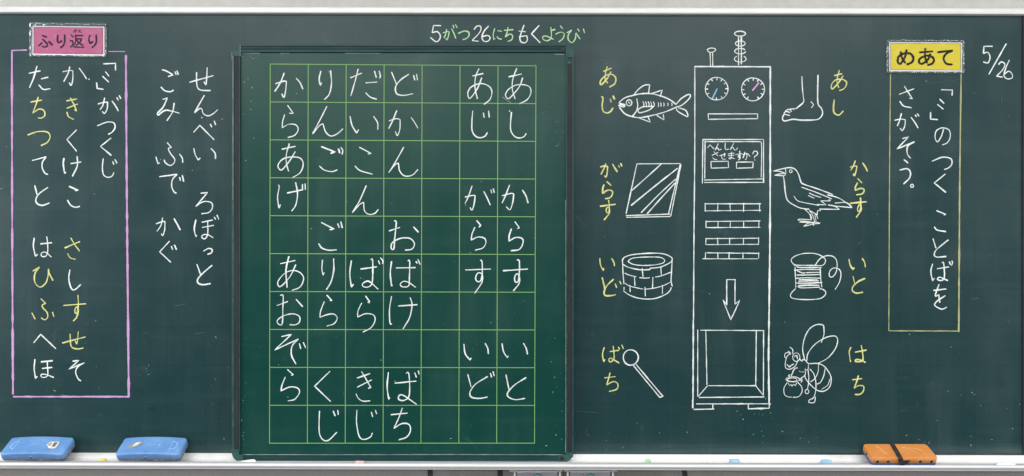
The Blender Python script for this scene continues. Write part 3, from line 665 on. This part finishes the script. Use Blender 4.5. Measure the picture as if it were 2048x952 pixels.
# printed grid
TL, TR, BL, BR = (540.5, 128), (1072, 131.7), (539, 886.4), (1069, 886.3)
def gp(u, v_):
    a = (TL[0] + (TR[0] - TL[0]) * u, TL[1] + (TR[1] - TL[1]) * u); c = (BL[0] + (BR[0] - BL[0]) * u, BL[1] + (BR[1] - BL[1]) * u)
    return (a[0] + (c[0] - a[0]) * v_, a[1] + (c[1] - a[1]) * v_)
def gline(p, q, w=1.45, lay=0):
    dx, dy = q[0] - p[0], q[1] - p[1]; l = math.hypot(dx, dy); nx, ny = -dy / l * w / 2, dx / l * w / 2
    ex, ey = dx / l * w / 2, dy / l * w / 2
    z = PD + .00010 + lay * .00005
    V = [P(p[0] - ex + nx, p[1] - ey + ny, z), P(q[0] + ex + nx, q[1] + ey + ny, z), P(q[0] + ex - nx, q[1] + ey - ny, z), P(p[0] - ex - nx, p[1] - ey - ny, z)]
    mesh('grid_line', V, [(0, 1, 2, 3)], M['gridline'], pan)
for i in range(8): gline(gp(i / 7, 0), gp(i / 7, 1))
for j in range(11): gline(gp(0, j / 10), gp(1, j / 10), lay=1)

G1 = (450, 70, 3.6625); G2 = (530, 200, 3.967); G3 = (900, 120, 5.289); G4 = (830, 320, 3.1735); G5 = (520, 320, 3.1735); G6 = (520, 600, 3.1735); G7 = (830, 600, 2.885)
panel_text = [
 (G1, ['370,357 430,338 !450,340 445,400 432,457 417,432; 433,280 405,350 365,412; 522,317 550,350 570,395',
       '702,265 690,320 !698,370 706,350; 773,262 780,350 765,430 730,472',
       '920,313 1000,280; 975,250 955,330 922,445; 1032,350 1113,345; 1032,425 1065,455 1110,470; 1095,265 1108,310; 1130,265 1138,300 1133,315',
       '1220,272 1257,362; 1345,288 1285,330 1250,380 1258,430 1310,442 1375,430; 1382,297 1390,330; 1403,288 1410,330']),
 (G2, ['180,43 !225,107 195,105; 155,118 140,170 !137,220 190,192 245,198 263,235 235,280 183,297',
       '490,52 430,170 !378,268 430,205 !460,188 480,250 520,285 570,270 617,230',
       '675,130 690,200 !727,263 742,235; 862,130 893,180 895,233',
       '985,165 1040,148 !1072,155 1070,230 1050,282 1035,252; 1045,85 1010,170 982,225; 1160,140 1185,175 1212,222',
       '135,390 240,368; 193,347 170,430 170,500 187,565; 240,410 190,490 130,555 103,520 140,470 210,452 280,462 303,510 280,575 220,615',
       '447,370 !557,413 522,423; 433,525 470,555 530,568 572,555; 583,388 593,420; 603,378 617,400 612,430',
       '750,375 !843,425 818,428; 715,525 755,560 850,588',
       '1100,375 1030,500 !980,578 1030,515 !1058,500 1070,565 1110,603 1170,595 1212,553',
       '107,675 113,690 100,770 !110,858 122,830; 178,738 300,712; 243,655 258,740 245,830 213,880; 297,670 298,708; 318,665 320,710',
       '803,680 750,800 !693,893 750,830 !782,812 790,880 825,907 870,900 898,870']),
 (G3, ['240,168 350,143; 305,93 270,180 265,300 290,408; 335,190 290,300 212,405 188,350 220,290 290,255 360,253 425,290 443,350 420,420 362,467',
       '622,178 755,148; 705,90 665,200 660,310 688,410; 768,190 740,270 690,340 620,408 587,370 620,310 700,265 790,263 845,290 855,350 815,420 735,463',
       '240,540 232,650 235,750 270,805 320,822 370,805 395,768; 353,560 362,607; 408,540 415,605',
       '650,553 640,680 645,750 680,805 730,825 780,812 805,778; 628,538']),
 (G4, ['318,235 365,225 !382,226 375,280 362,318 350,303; 362,165 340,230 318,275; 437,200 460,245 477,285; 482,190 487,210; 497,182 503,207',
       '553,227 608,212 !627,216 620,270 603,315 580,297; 600,160 575,225 553,272; 683,192 705,230 717,272',
       '392,385 !417,415 407,425; 380,428 362,470 !357,508 400,489 440,497 450,525 430,558 383,572',
       '635,392 !663,432 650,435; 612,438 598,480 !597,515 640,492 682,500 683,535 660,568 610,576',
       '320,698 480,692; 415,638 425,642 427,720 415,768 392,768 385,745 400,717 425,725 425,775 380,845',
       '560,703 715,692; 648,635 662,640 662,720 655,770 638,775 632,748 645,722 660,735 662,780 625,830']),
 (G5, ['390,397 !470,438 443,442; 373,532 395,560 440,573 485,570; 493,405 503,428; 513,392 522,430',
       '820,450 887,428; 853,387 865,395 855,500 849,565 833,560 840,525 890,498 950,497 980,530 965,565 923,572; 975,425 1005,458',
       '130,658 222,638; 183,613 165,700 172,808; 227,665 190,740 130,803 113,775 150,725 200,702 250,712 277,750 255,805 203,828',
       '397,635 393,690 !400,732 407,715; 467,627 468,700 450,775 422,822',
       '580,640 570,720 !580,807 592,790; 640,692 740,678; 705,633 715,637 713,770 690,805 655,803 652,785 690,770 748,818; 752,640 760,660; 765,622 780,640 778,658',
       '835,645 827,720 !835,800 840,795; 865,685 985,683; 940,640 950,643 948,760 942,800 905,805 890,790 910,770 945,778 988,808; 990,645 998,655; 1003,632 1016,662']),
 (G6, ['108,35 175,10; 130,-30 147,-27 145,60 141,150 118,153 110,130 150,100 210,88 250,105 250,140 225,157 190,157; 230,-3 270,42',
       '425,-30 !457,5 445,3; 407,12 385,70 !380,110 430,92 470,90 490,115 470,150 425,165',
       '670,-25 !697,12 685,15; 645,20 622,70 !620,108 670,87 720,95 730,130 705,175 655,203',
       '835,-22 822,60 825,145 835,152; 880,38 997,30; 953,-15 965,30 950,110 908,183',
       '138,232 !200,218 !93,318 !245,247 205,290 200,350 227,405; 250,277 258,308; 275,270 290,303',
       '175,442 !212,475 200,478; 160,490 140,540 !133,577 190,552 240,560 250,590 220,630 178,640',
       '443,453 !347,547 447,643', '618,495 697,467; 618,553 707,508; 645,455 675,505 !703,555 688,560; 610,597 625,625 655,642 697,640',
       '815,460 807,550 !817,630 822,620; 857,528 990,515; 930,465 945,467 948,600 915,637 880,630 885,605 915,608 993,662; 983,463 992,490; 1005,450 1010,470',
       '378,705 375,780 378,850 400,887 435,890 487,840; 465,705 477,735; 493,700 497,727',
       '615,700 613,780 630,865 660,885 700,870 713,845; 707,712 715,740; 733,700 740,722',
       '832,728 935,718; 903,687 880,750 !850,815 900,785 945,790 955,830 930,870 883,887']),
 (G7, ['282,255 290,310 !318,347 323,335; 405,250 420,280 423,310', '502,252 512,300 !533,333 538,323; 626,250 642,280 649,312',
       '305,430 323,500; 418,442 350,485 318,530 325,560 370,568 417,560; 435,423 442,445; 450,413 457,437',
       '525,432 542,515; 640,448 575,490 535,535 540,560 580,575 633,568']),
]
for (x0, y0, z), items in panel_text:
    for s in items: draw('written_character', s, M['w'], pan, 2.9, x0, y0, z, PD + .0002)
specks('chalk_crumbs', 170, (483, 108, 1131, 906), PD, pan, [(500, 115, 14, 3), (1112, 250, 8, 60), (484, 850, 3, 50), (495, 200, 8, 80), (1115, 800, 10, 50)], M['dust'])
draw('chalk_scuff', '485,909 700,909.2 900,908.8 1130,909.4; 1131.3,400 1131.4,700 1131.2,905', M['scratch'], pan, 1.2, depth=PD, kind='stuff')
draw('chalk_scuff', '482,106.2 520,106.6; 560,106.6 578,106.4; 690,106.4 760,106.8; 1005,194 1022,206; 1130,99 1131,106; 1110,108.4 1128,109', M['dust'], pan, 1.5, depth=PD, kind='stuff')
draw('chalk_scuff', '480.3,90 480.3,112; 463.6,105 464,120; 466,112 466,400; 1135.6,125.5 1142.6,125.3', M['scratch'], pan, .9, depth=PF + .0006, kind='stuff')

# ------------------------------------------------------------------ laminated signs
def laminated(label, x0, x1, y0, y1, ins, colr, ink, texts, seed, tilt=0.0):
    """ins: paper inset l,t,r,b ; colour inset inside the paper"""
    d0 = .0012
    root = empty('laminated_sign', P((x0 + x1) / 2, y1, d0), label, 'sign')
    px0, py0, px1, py1 = x0 + ins[0], y0 + ins[1], x1 - ins[2], y1 - ins[3]
    sk = lambda x, y: (x, y + (x - x0) * tilt)
    def quad(name, a, b_, c, e, z, m, th=.0003):
        V = [P(*sk(a, b_), z), P(*sk(c, b_), z), P(*sk(c, e), z), P(*sk(a, e), z)]
        V += [v_ + Vector((0, th, 0)) for v_ in V]
        return mesh(name, V, [(0, 1, 2, 3), (7, 6, 5, 4), (0, 4, 5, 1), (1, 5, 6, 2), (2, 6, 7, 3), (3, 7, 4, 0)], m, root)
    quad('paper', px0, py0, px1, py1, d0 + .0004, M['paper'])
    q = 2.4
    quad('print_border', px0 + q, py0 + q, px1 - q, py1 - q, d0 + .0006, M[ink], .0001)
    quad('colour_print', px0 + q + .8, py0 + q + .8, px1 - q - .8, py1 - q - .8, d0 + .0008, M[colr], .0001)
    for (s, w, zx, zy, zz) in texts:
        V, F = ribbons(parse(s, zx, zy, zz), w * 1.28, d0 + .0009, .1)
        mesh('printed_character', V, F, M[ink], root)
    # film: wavy skin with turned edges
    nx, ny = 150, 66; V, F = [], []
    rnd = Vector((seed, seed * .7, 0))
    for j in range(ny + 1):
        for i in range(nx + 1):
            u, v_ = i / nx, j / ny
            x = x0 + (x1 - x0) * u; y = y0 + (y1 - y0) * v_
            r = 5.0                                     # rounded corners
            cx = min(max(x, x0 + r), x1 - r); cy = min(max(y, y0 + r), y1 - r)
            dx, dy = x - cx, y - cy; l = max(abs(dx), abs(dy)); h = math.hypot(dx, dy)
            if h > 0 and dx and dy: x, y = cx + dx / h * l, cy + dy / h * l
            e = min(x - x0, x1 - x, y - y0, y1 - y)      # distance from the edge in px
            # air pocket ridge just outside the paper
            ed = min(x - px0, px1 - x, y - py0, py1 - y)
            ridge = math.exp(-((ed + 3) / 2.6) ** 2) * (.0010 + .0012 * noise.noise(Vector((x * .09, y * .09, seed))))
            wav = .0009 * noise.noise(Vector((x * .07, y * .09, seed + 3))) + .0004 * noise.noise(Vector((x * .16, y * .16, seed + 5)))
            if y < py0 + 2: wav += .0017 * (1 + noise.noise(Vector((x * .13, 3, seed)))) * (1 - max(0, y - y0) / (py0 - y0 + 2))
            zz = d0 + .0026 + ridge + wav - .0012 * math.exp(-e / 1.8)
            if ed > 0: zz = max(zz, d0 + .0016)
            V.append(P(*sk(x, y), zz))
    for j in range(ny):
        for i in range(nx):
            a = j * (nx + 1) + i; F.append((a, a + 1, a + nx + 2, a + nx + 1))
    fo = mesh('clear_film', V, F, M['film'], root, smooth=True)
    if sum(p.normal.y * p.area for p in fo.data.polygons) > 0: fo.data.flip_normals()      # faces look away from the board
    fo.data.materials.append(M['film_edge'])
    for p in fo.data.polygons:
        c = p.center + root.location; k = S * (1 + c.y / D)
        qx, qy = c.x / k + 1024, 476 - (c.z - H0) / k
        qy -= (qx - x0) * tilt
        if not (px0 < qx < px1 and py0 < qy < py1): p.material_index = 1
    return root
Zp = (40, 30, 9.52)
laminated('pink laminated card reading ふり返り on the left of the chalkboard above the purple frame', 58.4, 213.3, 44, 113.5, (6.4, 7.2, 4.6, 4.2), 'pink', 'ink_p', [
    ('430,390 500,418; 430,462 470,500 515,545 515,590 480,608 425,597; 355,585 415,530; 550,505 610,570', 2.7, *Zp),
    ('718,385 712,480 735,535 790,492; 850,380 850,500 830,570 775,620', 2.7, *Zp),
    ('970,382 1015,420; 955,490 !1003,494 1005,560 960,612; 992,578 1040,608 1215,612; 1050,390 1195,390; 1060,392 1060,490 1035,570; 1062,455 !1175,455 1130,530 1070,580; 1080,480 1120,530 1195,578', 2.2, *Zp),
    ('1328,390 1315,480 1340,540 1390,500; 1450,385 1452,480 1440,550 1375,620', 2.7, *Zp),
    ('1018,290 1050,284 !1066,288 1057,330 1045,325; 1040,265 1030,310 1018,328; 1075,280 1092,300', .9, *Zp),
    ('1130,268 1160,275; 1118,295 !1155,290 !1112,330 1135,312 1145,328 1170,330', .9, *Zp)], 3.0, .012)
Zy = (1740, 60, 2.974)
laminated('yellow laminated card reading めあて beside the chalked date 5/26', 1773, 1928.3, 79.3, 146.8, (5.6, 4.6, 4.2, 4.6), 'yel', 'ink_y', [
    ('183,130 190,165 210,195; 218,120 208,160 182,200 166,190 170,160 200,141 240,141 258,165 250,190 222,205', 3.3, *Zy),
    ('297,133 372,127; 329,110 328,160 340,195; 358,143 345,175 312,200 292,192 298,170 335,153 370,160 381,180 370,200 345,208', 3.1, *Zy),
    ('405,132 !493,122 452,142 438,172 455,200 488,205', 3.3, *Zy)], 11.0, .006)

# ------------------------------------------------------------------ erasers
def rrect(L, W, r, inset, n=9):
    L2, W2, r = L / 2 - inset, W / 2 - inset, max(r - inset, .0004)
    pts = []
    for (cx, cy, a0) in ((L2 - r, W2 - r, 0), (-L2 + r, W2 - r, 90), (-L2 + r, -W2 + r, 180), (L2 - r, -W2 + r, 270)):
        for k in range(n):
            a = math.radians(a0 + 90 * k / (n - 1)); pts.append((cx + r * math.cos(a), cy + r * math.sin(a)))
    # extra points along the long edges so the dome bends them
    out = []
    for i, p in enumerate(pts):
        out.append(p); q = pts[(i + 1) % len(pts)]
        if abs(p[0] - q[0]) > L * .5:
            for k in range(1, 14): out.append((p[0] + (q[0] - p[0]) * k / 14, p[1] + (q[1] - p[1]) * k / 14))
    return out
def slab(name, L, W, z0, z1, r, edge, dome, m, parent, botdome=0, label=None):
    """rounded slab; its length is x, y runs from 0 (front) to W (back)"""
    V, F = [], []
    rings = [(edge * .6, z0, 0), (0, z0 + edge * .3, 0), (0, z1 - edge, 1), (edge * .12, z1 - edge * .5, 1), (edge * .45, z1 - edge * .14, 1), (edge, z1, 1)]
    k = edge
    while k < W / 2 - .006: k += (W / 2) / 5; rings.append((min(k, W / 2 - .003), z1, 1))
    n = None
    for ins, z, dm in rings:
        pts = rrect(L, W, r, ins); n = len(pts)
        for x, y in pts: V.append((x, y + W / 2, z + (dome * (1 - (2 * x / L) ** 2) if dm else 0)))
    for a in range(len(rings) - 1):
        for i in range(n): F.append((a * n + i, a * n + (i + 1) % n, (a + 1) * n + (i + 1) % n, (a + 1) * n + i))
    F.append(tuple(range(n - 1, -1, -1)))
    b0 = (len(rings) - 1) * n
    # close the narrow middle with quads across
    top = list(range(b0, b0 + n))
    F.append(tuple(top))
    return mesh(name, V, F, m, parent, local=True, smooth=True, label=label)
def disc(name, x, y, z, r, axis, m, parent, h=.0012, n=14, squash=1):
    V = []
    for hh in (0, h):
        for k in range(n):
            a = 2 * math.pi * k / n
            if axis == 'y': V.append((x + r * math.cos(a), y - hh, z + r * squash * math.sin(a)))
            elif axis == 'x': V.append((x - hh, y + r * math.cos(a), z + r * squash * math.sin(a)))
            else: V.append((x + r * math.cos(a), y + r * squash * math.sin(a), z + hh))
    F = [tuple(range(n)), tuple(range(2 * n - 1, n - 1, -1))] + [(k, (k + 1) % n, n + (k + 1) % n, n + k) for k in range(n)]
    return mesh(name, V, F, m, parent, local=True)
def locline(pts, w, ztop, dome, L, th=.0003):
    """thin line lying on an eraser's domed top"""
    V, F = [], []
    for i, (x, y) in enumerate(pts):
        a = pts[max(0, i - 1)]; b_ = pts[min(len(pts) - 1, i + 1)]
        dx, dy = b_[0] - a[0], b_[1] - a[1]; l = math.hypot(dx, dy) or 1
        z = ztop + dome * (1 - (2 * x / L) ** 2) + th
        for s in (-1, 1): V.append((x - dy / l * w / 2 * s, y + dx / l * w / 2 * s, z))
    F = [(2 * i, 2 * i + 1, 2 * i + 3, 2 * i + 2) for i in range(len(pts) - 1)]
    return V, F
def patch(name, pts, ztop, dome, L, m, parent, th=.0004):
    V = [(x, y, ztop + dome * (1 - (2 * x / L) ** 2) + th) for x, y in pts]
    cx = sum(p[0] for p in pts) / len(pts); cy = sum(p[1] for p in pts) / len(pts)
    V.append((cx, cy, ztop + dome * (1 - (2 * cx / L) ** 2) + th))
    n = len(pts)
    return mesh(name, V, [(i, (i + 1) % n, n) for i in range(n)], m, parent, local=True)

def blue_eraser(cx, floor_y, label, theta, mirrored, yaw=0):
    L, W, T = .162, .062, .0225; zc = .0060; dome = .0050
    x = P(cx, floor_y, .055).x
    z = H0 - .5672 - SL * x
    root = empty('chalkboard_eraser', (x, -.0600, z), label, 'eraser', 'blue chalkboard erasers on the tray', (math.radians(theta), 0, math.radians(yaw)))
    slab('case', L, W, zc, T, .0085, .0036, dome, M['blue'], root)
    slab('felt_pad', L - .002, W - .004, 0, zc - .0012, .007, .0012, 0, M['felt'], root).location.y = .002
    slab('pad_backing', L - .0016, W - .0016, zc - .0010, zc - .0002, .010, .0003, 0, M['felt'], root).location.y = .0008
    sx = -1 if mirrored else 1
    # half-round emblem with its base line
    ex, ey, R = -sx * .052, W * .50, .0125
    base = [(ex - .001 + 0 * k, ey - .019 + k * .0043) for k in range(10)]
    V, F = locline(base, .0011, T, dome, L); mesh('emblem', V, F, M['bluelt'], root, local=True)
    arc = [(ex - sx * (R * math.sin(a * .196)) - sx * .001, ey + R * 1.05 * math.cos(a * .196)) for a in range(17)]
    arc = [(p[0] + .0006 * (k % 2), p[1]) for k, p in enumerate(arc)]
    V, F = locline(arc, .0017, T, dome, L); mesh('emblem', V, F, M['bluelt'], root, local=True)
    for k in (0, 16):
        patch('emblem', [(arc[k][0] + .0017 * math.cos(a), arc[k][1] + .0017 * math.sin(a)) for a in range(6)], T, dome, L, M['bluelt'], root, .0005)
    # remains of the sticker
    rnd = random.Random(int(cx))
    qx = sx * .038 if not mirrored else -.040
    if not mirrored:
        patch('sticker', [(qx - .014 + .001, ey), (qx - .008, ey + .010), (qx + .013, ey + .012), (qx + .016, ey + .004), (qx + .015, ey - .010), (qx + .008, ey - .014), (qx - .003, ey - .012), (qx - .008, ey - .004)], T, dome, L, M['sticker'], root)
        patch('sticker_print', [(qx - .011, ey + .001), (qx - .005, ey + .008), (qx, ey + .006), (qx - .002, ey - .006), (qx - .008, ey - .002)], T, dome, L, M['silver'], root, .0007)
        patch('sticker_print', [(qx + .003, ey + .009), (qx + .012, ey + .009), (qx + .011, ey - .007), (qx + .003, ey - .007)], T, dome, L, M['print_gap_dark'], root, .0007)
    else:
        patch('sticker', [(qx - .020, ey - .012), (qx - .014, ey + .002), (qx - .004, ey + .010), (qx + .012, ey + .013), (qx + .017, ey + .006), (qx + .008, ey - .004), (qx - .004, ey - .010)], T, dome, L, M['silver'], root)
        patch('sticker_print', [(qx - .002, ey + .008), (qx + .010, ey + .010), (qx + .004, ey), (qx - .006, ey - .006)], T, dome, L, M['sticker'], root, .0007)
        for (ox, oy) in ((.008, 0), (.022, -.001)):
            patch('worn_spot', [(ox + rnd.uniform(.0015, .003) * math.cos(a * .9) * (2 if oy else 1), ey + oy + rnd.uniform(.001, .002) * math.sin(a * .9)) for a in range(7)], T, dome, L, M['bluelt'], root)
    disc('screw_rim', -.002 if not mirrored else -.004, -.0001, zc + .0075, .0038, 'y', M['bluelt'], root, .0006)
    disc('screw_hole', -.002 if not mirrored else -.004, -.0006, zc + .0073, .0028, 'y', M['dark'], root, .0006)
    for k in range(3):
        V, F = locline([(-.010 + k * .004, .0062 + k * .0012), (.004 + k * .001, .0062 + k * .0012)], .0005, T, dome, L)
        mesh('moulded_mark', V, F, M['dark'] if k == 0 else M['blue'], root, local=True)
    return root
blue_eraser(69, 922, 'blue chalkboard eraser at the far left, square grey sticker near its right end', 29, False, 0)
blue_eraser(299, 922, 'blue chalkboard eraser with a torn silver sticker, right of the yellow chalk stub', 29, True, 0)

def orange_eraser():
    L, W, T = .165, .064, .0205; zc = .0062; dome = .0
    x = P(1808, 925, .064).x; z = H0 - .5690 - SL * x - .0012
    root = empty('chalkboard_eraser', (x, -.0660, z), 'orange chalkboard eraser with a black strap round it and a navy blue pad', 'eraser', rot=(math.radians(19), 0, 0))
    slab('case', L, W, zc, T, .009, .0030, dome, M['orange'], root)
    slab('felt_pad', L - .001, W - .002, 0, zc - .0004, .008, .0010, 0, M['navy'], root).location.y = .001
    # groove shadow line round the top plate
    slab('top_plate', L - .0008, W - .0008, T - .0014, T + .0012, .0095, .0018, 0, M['orange'], root).location.y = .0004
    for hx in (-.070, -.043, .012, .045 - .031 + .024, .066):
        if hx == .012: continue
        disc('side_hole', hx, -.0001, .0122, .0052, 'y', M['orangelt'], root, .0004, squash=.9)
        disc('side_hole', hx, -.0005, .0120, .0044, 'y', M['hole'], root, .0005, squash=.9)
    disc('side_hole', -L / 2 - .0001, .034, .0112, .0034, 'x', M['hole'], root, .0006)
    # strap: slanting band over the top, down the front and round the back
    a, b_ = -.0150, -.0060    # x at the front edge and at the back edge
    w = .0118; th = .0012; zt = T + .0014
    def band(p, q, off): return [p, q]
    V = []; F = []
    path = [(-.006, -.0008, .002), (-.0115, -.0011, T * .6), (-.0135, -.0012, zt - .001), (-.0142, .0010, zt + .0004), (-.0105, W * .5, zt + .0006), (-.0072, W - .001, zt + .0004), (-.0068, W + .0012, zt - .001), (-.0064, W + .0012, .002)]
    for (px_, py_, pz_) in path:
        V += [(px_ - w / 2, py_, pz_), (px_ + w / 2, py_, pz_)]
    n = len(path)
    F = [(2 * i, 2 * i + 1, 2 * i + 3, 2 * i + 2) for i in range(n - 1)]
    so = mesh('strap', V, F, M['black'], root, local=True)
    md = so.modifiers.new('solid', 'SOLIDIFY'); md.thickness = th; md.offset = 1
    vb, fb_ = box(-.0115, .0075, -.0030, -.0012, .0062, .0165)
    vb = [(x_ + (.004 if z_ > .01 else -.002), y_, z_ + (x_ * .12)) for x_, y_, z_ in vb]
    mesh('strap_end', vb, fb_, M['black'], root, local=True, bevel=.0006)
    disc('strap_button', .0045, -.0031, .0115, .0030, 'y', M['hole'], root, .0008)
    # worn print
    V, F = locline([(-.052, W * .9), (-.045, W * .62), (-.036, W * .25)], .0010, T + .0012, 0, L); mesh('worn_print', V, F, M['orangelt'], root, local=True)
    for k in range(6):
        V, F = locline([(-.057 + k * .0022 + .001, W * (.80 - k * .10)), (-.050 + k * .0022, W * (.79 - k * .10))], .0016, T + .0012, 0, L); mesh('worn_print', V, F, M['orangelt'], root, local=True)
    rnd = random.Random(4)
    for (x1, y1, x2, y2, ww) in ((.012, .72, .020, .70, .003), (.022, .70, .034, .45, .0022), (.026, .62, .040, .30, .0012), (.037, .68, .048, .62, .0015), (.046, .60, .054, .50, .002), (.050, .66, .058, .42, .001)):
        V, F = locline([(x1, W * y1), ((x1 + x2) / 2 + .001, W * (y1 + y2) / 2), (x2, W * y2)], ww, T + .0012, 0, L); mesh('worn_print', V, F, M['orangelt'], root, local=True)
    return root
orange_eraser()

# ------------------------------------------------------------------ pieces of chalk on the tray
def chalk_piece(px, ln, r, d, m, label, yaw=0, taper=.75, py=None, group=None):
    x = P(px, 920, d).x; n = 12; V, F = [], []
    rings = [(-.5, .0), (-.5, .8), (-.46, 1), (0, 1.0), (.44, .5 + taper / 2), (.5, taper * .8), (.5, 0)]
    for t_, k in rings:
        for j in range(n):
            a = 2 * math.pi * j / n; rr = r * k * (1 + .07 * math.sin(j * 2.3 + t_ * 7))
            V.append((t_ * ln, rr * math.cos(a), rr * math.sin(a)))
    for i in range(len(rings) - 1):
        for j in range(n): F.append((i * n + j, i * n + (j + 1) % n, (i + 1) * n + (j + 1) % n, (i + 1) * n + j))
    z = (H0 - .5757 - SL * x + r) if py is None else P(px, py, d).z
    o = mesh('chalk_piece', V, F, m, None, local=True, smooth=True)
    o.location = (x, -d, z); o.rotation_euler = (0, 0, math.radians(yaw))
    return tag(o, label, 'chalk', 'pieces of chalk on the tray')
M['cy'] = chalk('yellow_stick', (.80, .66, .18), (.6, .5, .15), .3)
M['cg'] = chalk('green_stick', (.42, .72, .38), (.3, .5, .3), .3)
M['cb'] = chalk('blue_stick', (.30, .52, .68), (.5, .7, .85), .5)
M['cw'] = chalk('white_stick', (.85, .86, .85), (.7, .7, .7), .3)
M['cp'] = chalk('pink_stick', (.70, .52, .50), (.6, .4, .4), .3)
chalk_piece(206, .017, .0046, .034, M['cy'], 'short yellow chalk stub lying between the two blue erasers', 5)
chalk_piece(1296, .012, .0056, .032, M['cg'], 'stubby green piece of chalk alone on the tray below the drumstick drawing', 38)
chalk_piece(1469, .026, .0062, .036, M['cb'], 'thick light blue chalk stick below the drawn machine', 8, .95)
chalk_piece(1652, .027, .0060, .036, M['cb'], 'pointed blue piece of chalk left of the orange eraser', 160, .5)
chalk_piece(720, .022, .0030, .0595, M['cp'], 'thin pale pink chalk sliver lying on the lip under the framed panel', 0, .8, 924.0)
chalk_piece(2012, .046, .0030, .0560, M['cw'], 'thin white chalk stick lying on the lip at the right end', 0, .8, 928.6)
cl = empty('paper_slip', P(492, 922, .050), 'thin white slip sticking out at the lower left corner of the framed panel', 'slip')
V = [P(468, 923.5, .044), P(505, 918.3, .046), P(510, 919.3, .050), P(511.5, 922.4, .052), P(470, 924.3, .052)]
V += [q + Vector((0, 0, -.0012)) for q in V]
mesh('sheet', V, [(0, 1, 2, 3, 4), (9, 8, 7, 6, 5)] + [(i, (i + 1) % 5, 5 + (i + 1) % 5, 5 + i) for i in range(5)], M['paper'], cl)

# crumbs and dust gathered in the tray
V, F = [], []
rnd = random.Random(11)
for i in range(260):
    x = rnd.uniform(-1.33, 1.33); d = rnd.uniform(.006, .050)
    z = H0 - .5760 - SL * x + .0001; r = rnd.uniform(.0003, .0011); b0 = len(V)
    for k in range(5): V.append((x + r * math.cos(k * 1.257) * rnd.uniform(.8, 2), -d + r * math.sin(k * 1.257), z + .0001))
    V.append((x, -d, z + r * .9))
    for k in range(5): F.append((b0 + k, b0 + (k + 1) % 5, b0 + 5))
mesh('tray_crumbs', V, F, M['dust'], tray, kind='stuff')

# ------------------------------------------------------------------ fittings below the tray
def bracket(px0, label):
    """px0: left edge of its face plate"""
    d = .040
    o = empty('metal_clip_holder', P(px0 + 40, 958, d), label, 'holder', 'metal clip holders under the tray')
    w = 80
    pbox('face_plate', px0, px0 + w, 944.5, 968, d - .012, d, M['bracket'], o, .0006)
    pbox('top_flange', px0 - 1, px0 + w + .5, 942.0, 944.6, d - .025, d + .006, M['rail'], o, .0005)
    pbox('upper_flange', px0 + 1, px0 + w - 1, 938.0, 940.2, d - .025, d + .010, M['rail'], o, .0005)
    pbox('groove_plate', px0, px0 + w, 940, 942.2, d - .02, d + .001, M['groove'], o)
    for a, b_ in ((-8.5, -1.5), (w + 1.5, w + 9)):
        pbox('side_post', px0 + a, px0 + b_, 942.8, 970, d - .020, d - .004, M['bracket2'], o, .0005)
        pbox('side_post', px0 + (a + b_) / 2 - 1.5, px0 + (a + b_) / 2 + 1.6, 943, 970, d - .0035, d - .001, M['tray'], o, .0004)
    pbox('clip_tab', px0 - 16, px0 - .5, 940.8, 943.4, d - .012, d + .003, M['rail'], o, .0005)
    pbox('clip_tab', px0 + w + .5, px0 + w + 14, 940.8, 943.4, d - .012, d + .003, M['rail'], o, .0005)
    n = 20; V = []
    c = P(px0 + 41, 954.5, d)
    for rr, dd in ((.0112, d), (.0112, d + .005), (.0095, d + .008), (.004, d + .0092)):
        for k in range(n): V.append((c.x + rr * math.cos(k * 2 * math.pi / n), -dd, c.z + rr * math.sin(k * 2 * math.pi / n)))
    F = [(i * n + k, i * n + (k + 1) % n, (i + 1) * n + (k + 1) % n, (i + 1) * n + k) for i in range(3) for k in range(n)] + [tuple(range(3 * n, 4 * n))]
    mesh('knob', V, F, M['knob'], o, smooth=True)
    return o
bracket(1034.5, 'left one of the two metal clip holders with teal knobs under the framed panel')
bracket(1140.5, 'right one of the two metal clip holders with teal knobs, right of the framed panel')
for (x, lean, label) in ((860.5, 0, 'dark band hanging below the tray, leftmost of the three'), (1000.5, 0, 'dark band hanging below the tray just left of the clip holders'), (1367, 5, 'slanting dark band hanging below the tray under the drawn machine')):
    V = []
    for d in (.006, .010):
        for (ax, ay) in ((x - 5.3, 932), (x + 5.3, 932), (x + 5.3 + lean * 1.4, 975), (x - 5.3 + lean * 1.4, 975)): V.append(P(ax, ay, d))
    o = mesh('hanging_band', V, [(0, 1, 2, 3), (7, 6, 5, 4), (0, 4, 5, 1), (1, 5, 6, 2), (2, 6, 7, 3), (3, 7, 4, 0)], M['strap'], None)
    tag(o, label, 'band', 'dark bands below the tray')
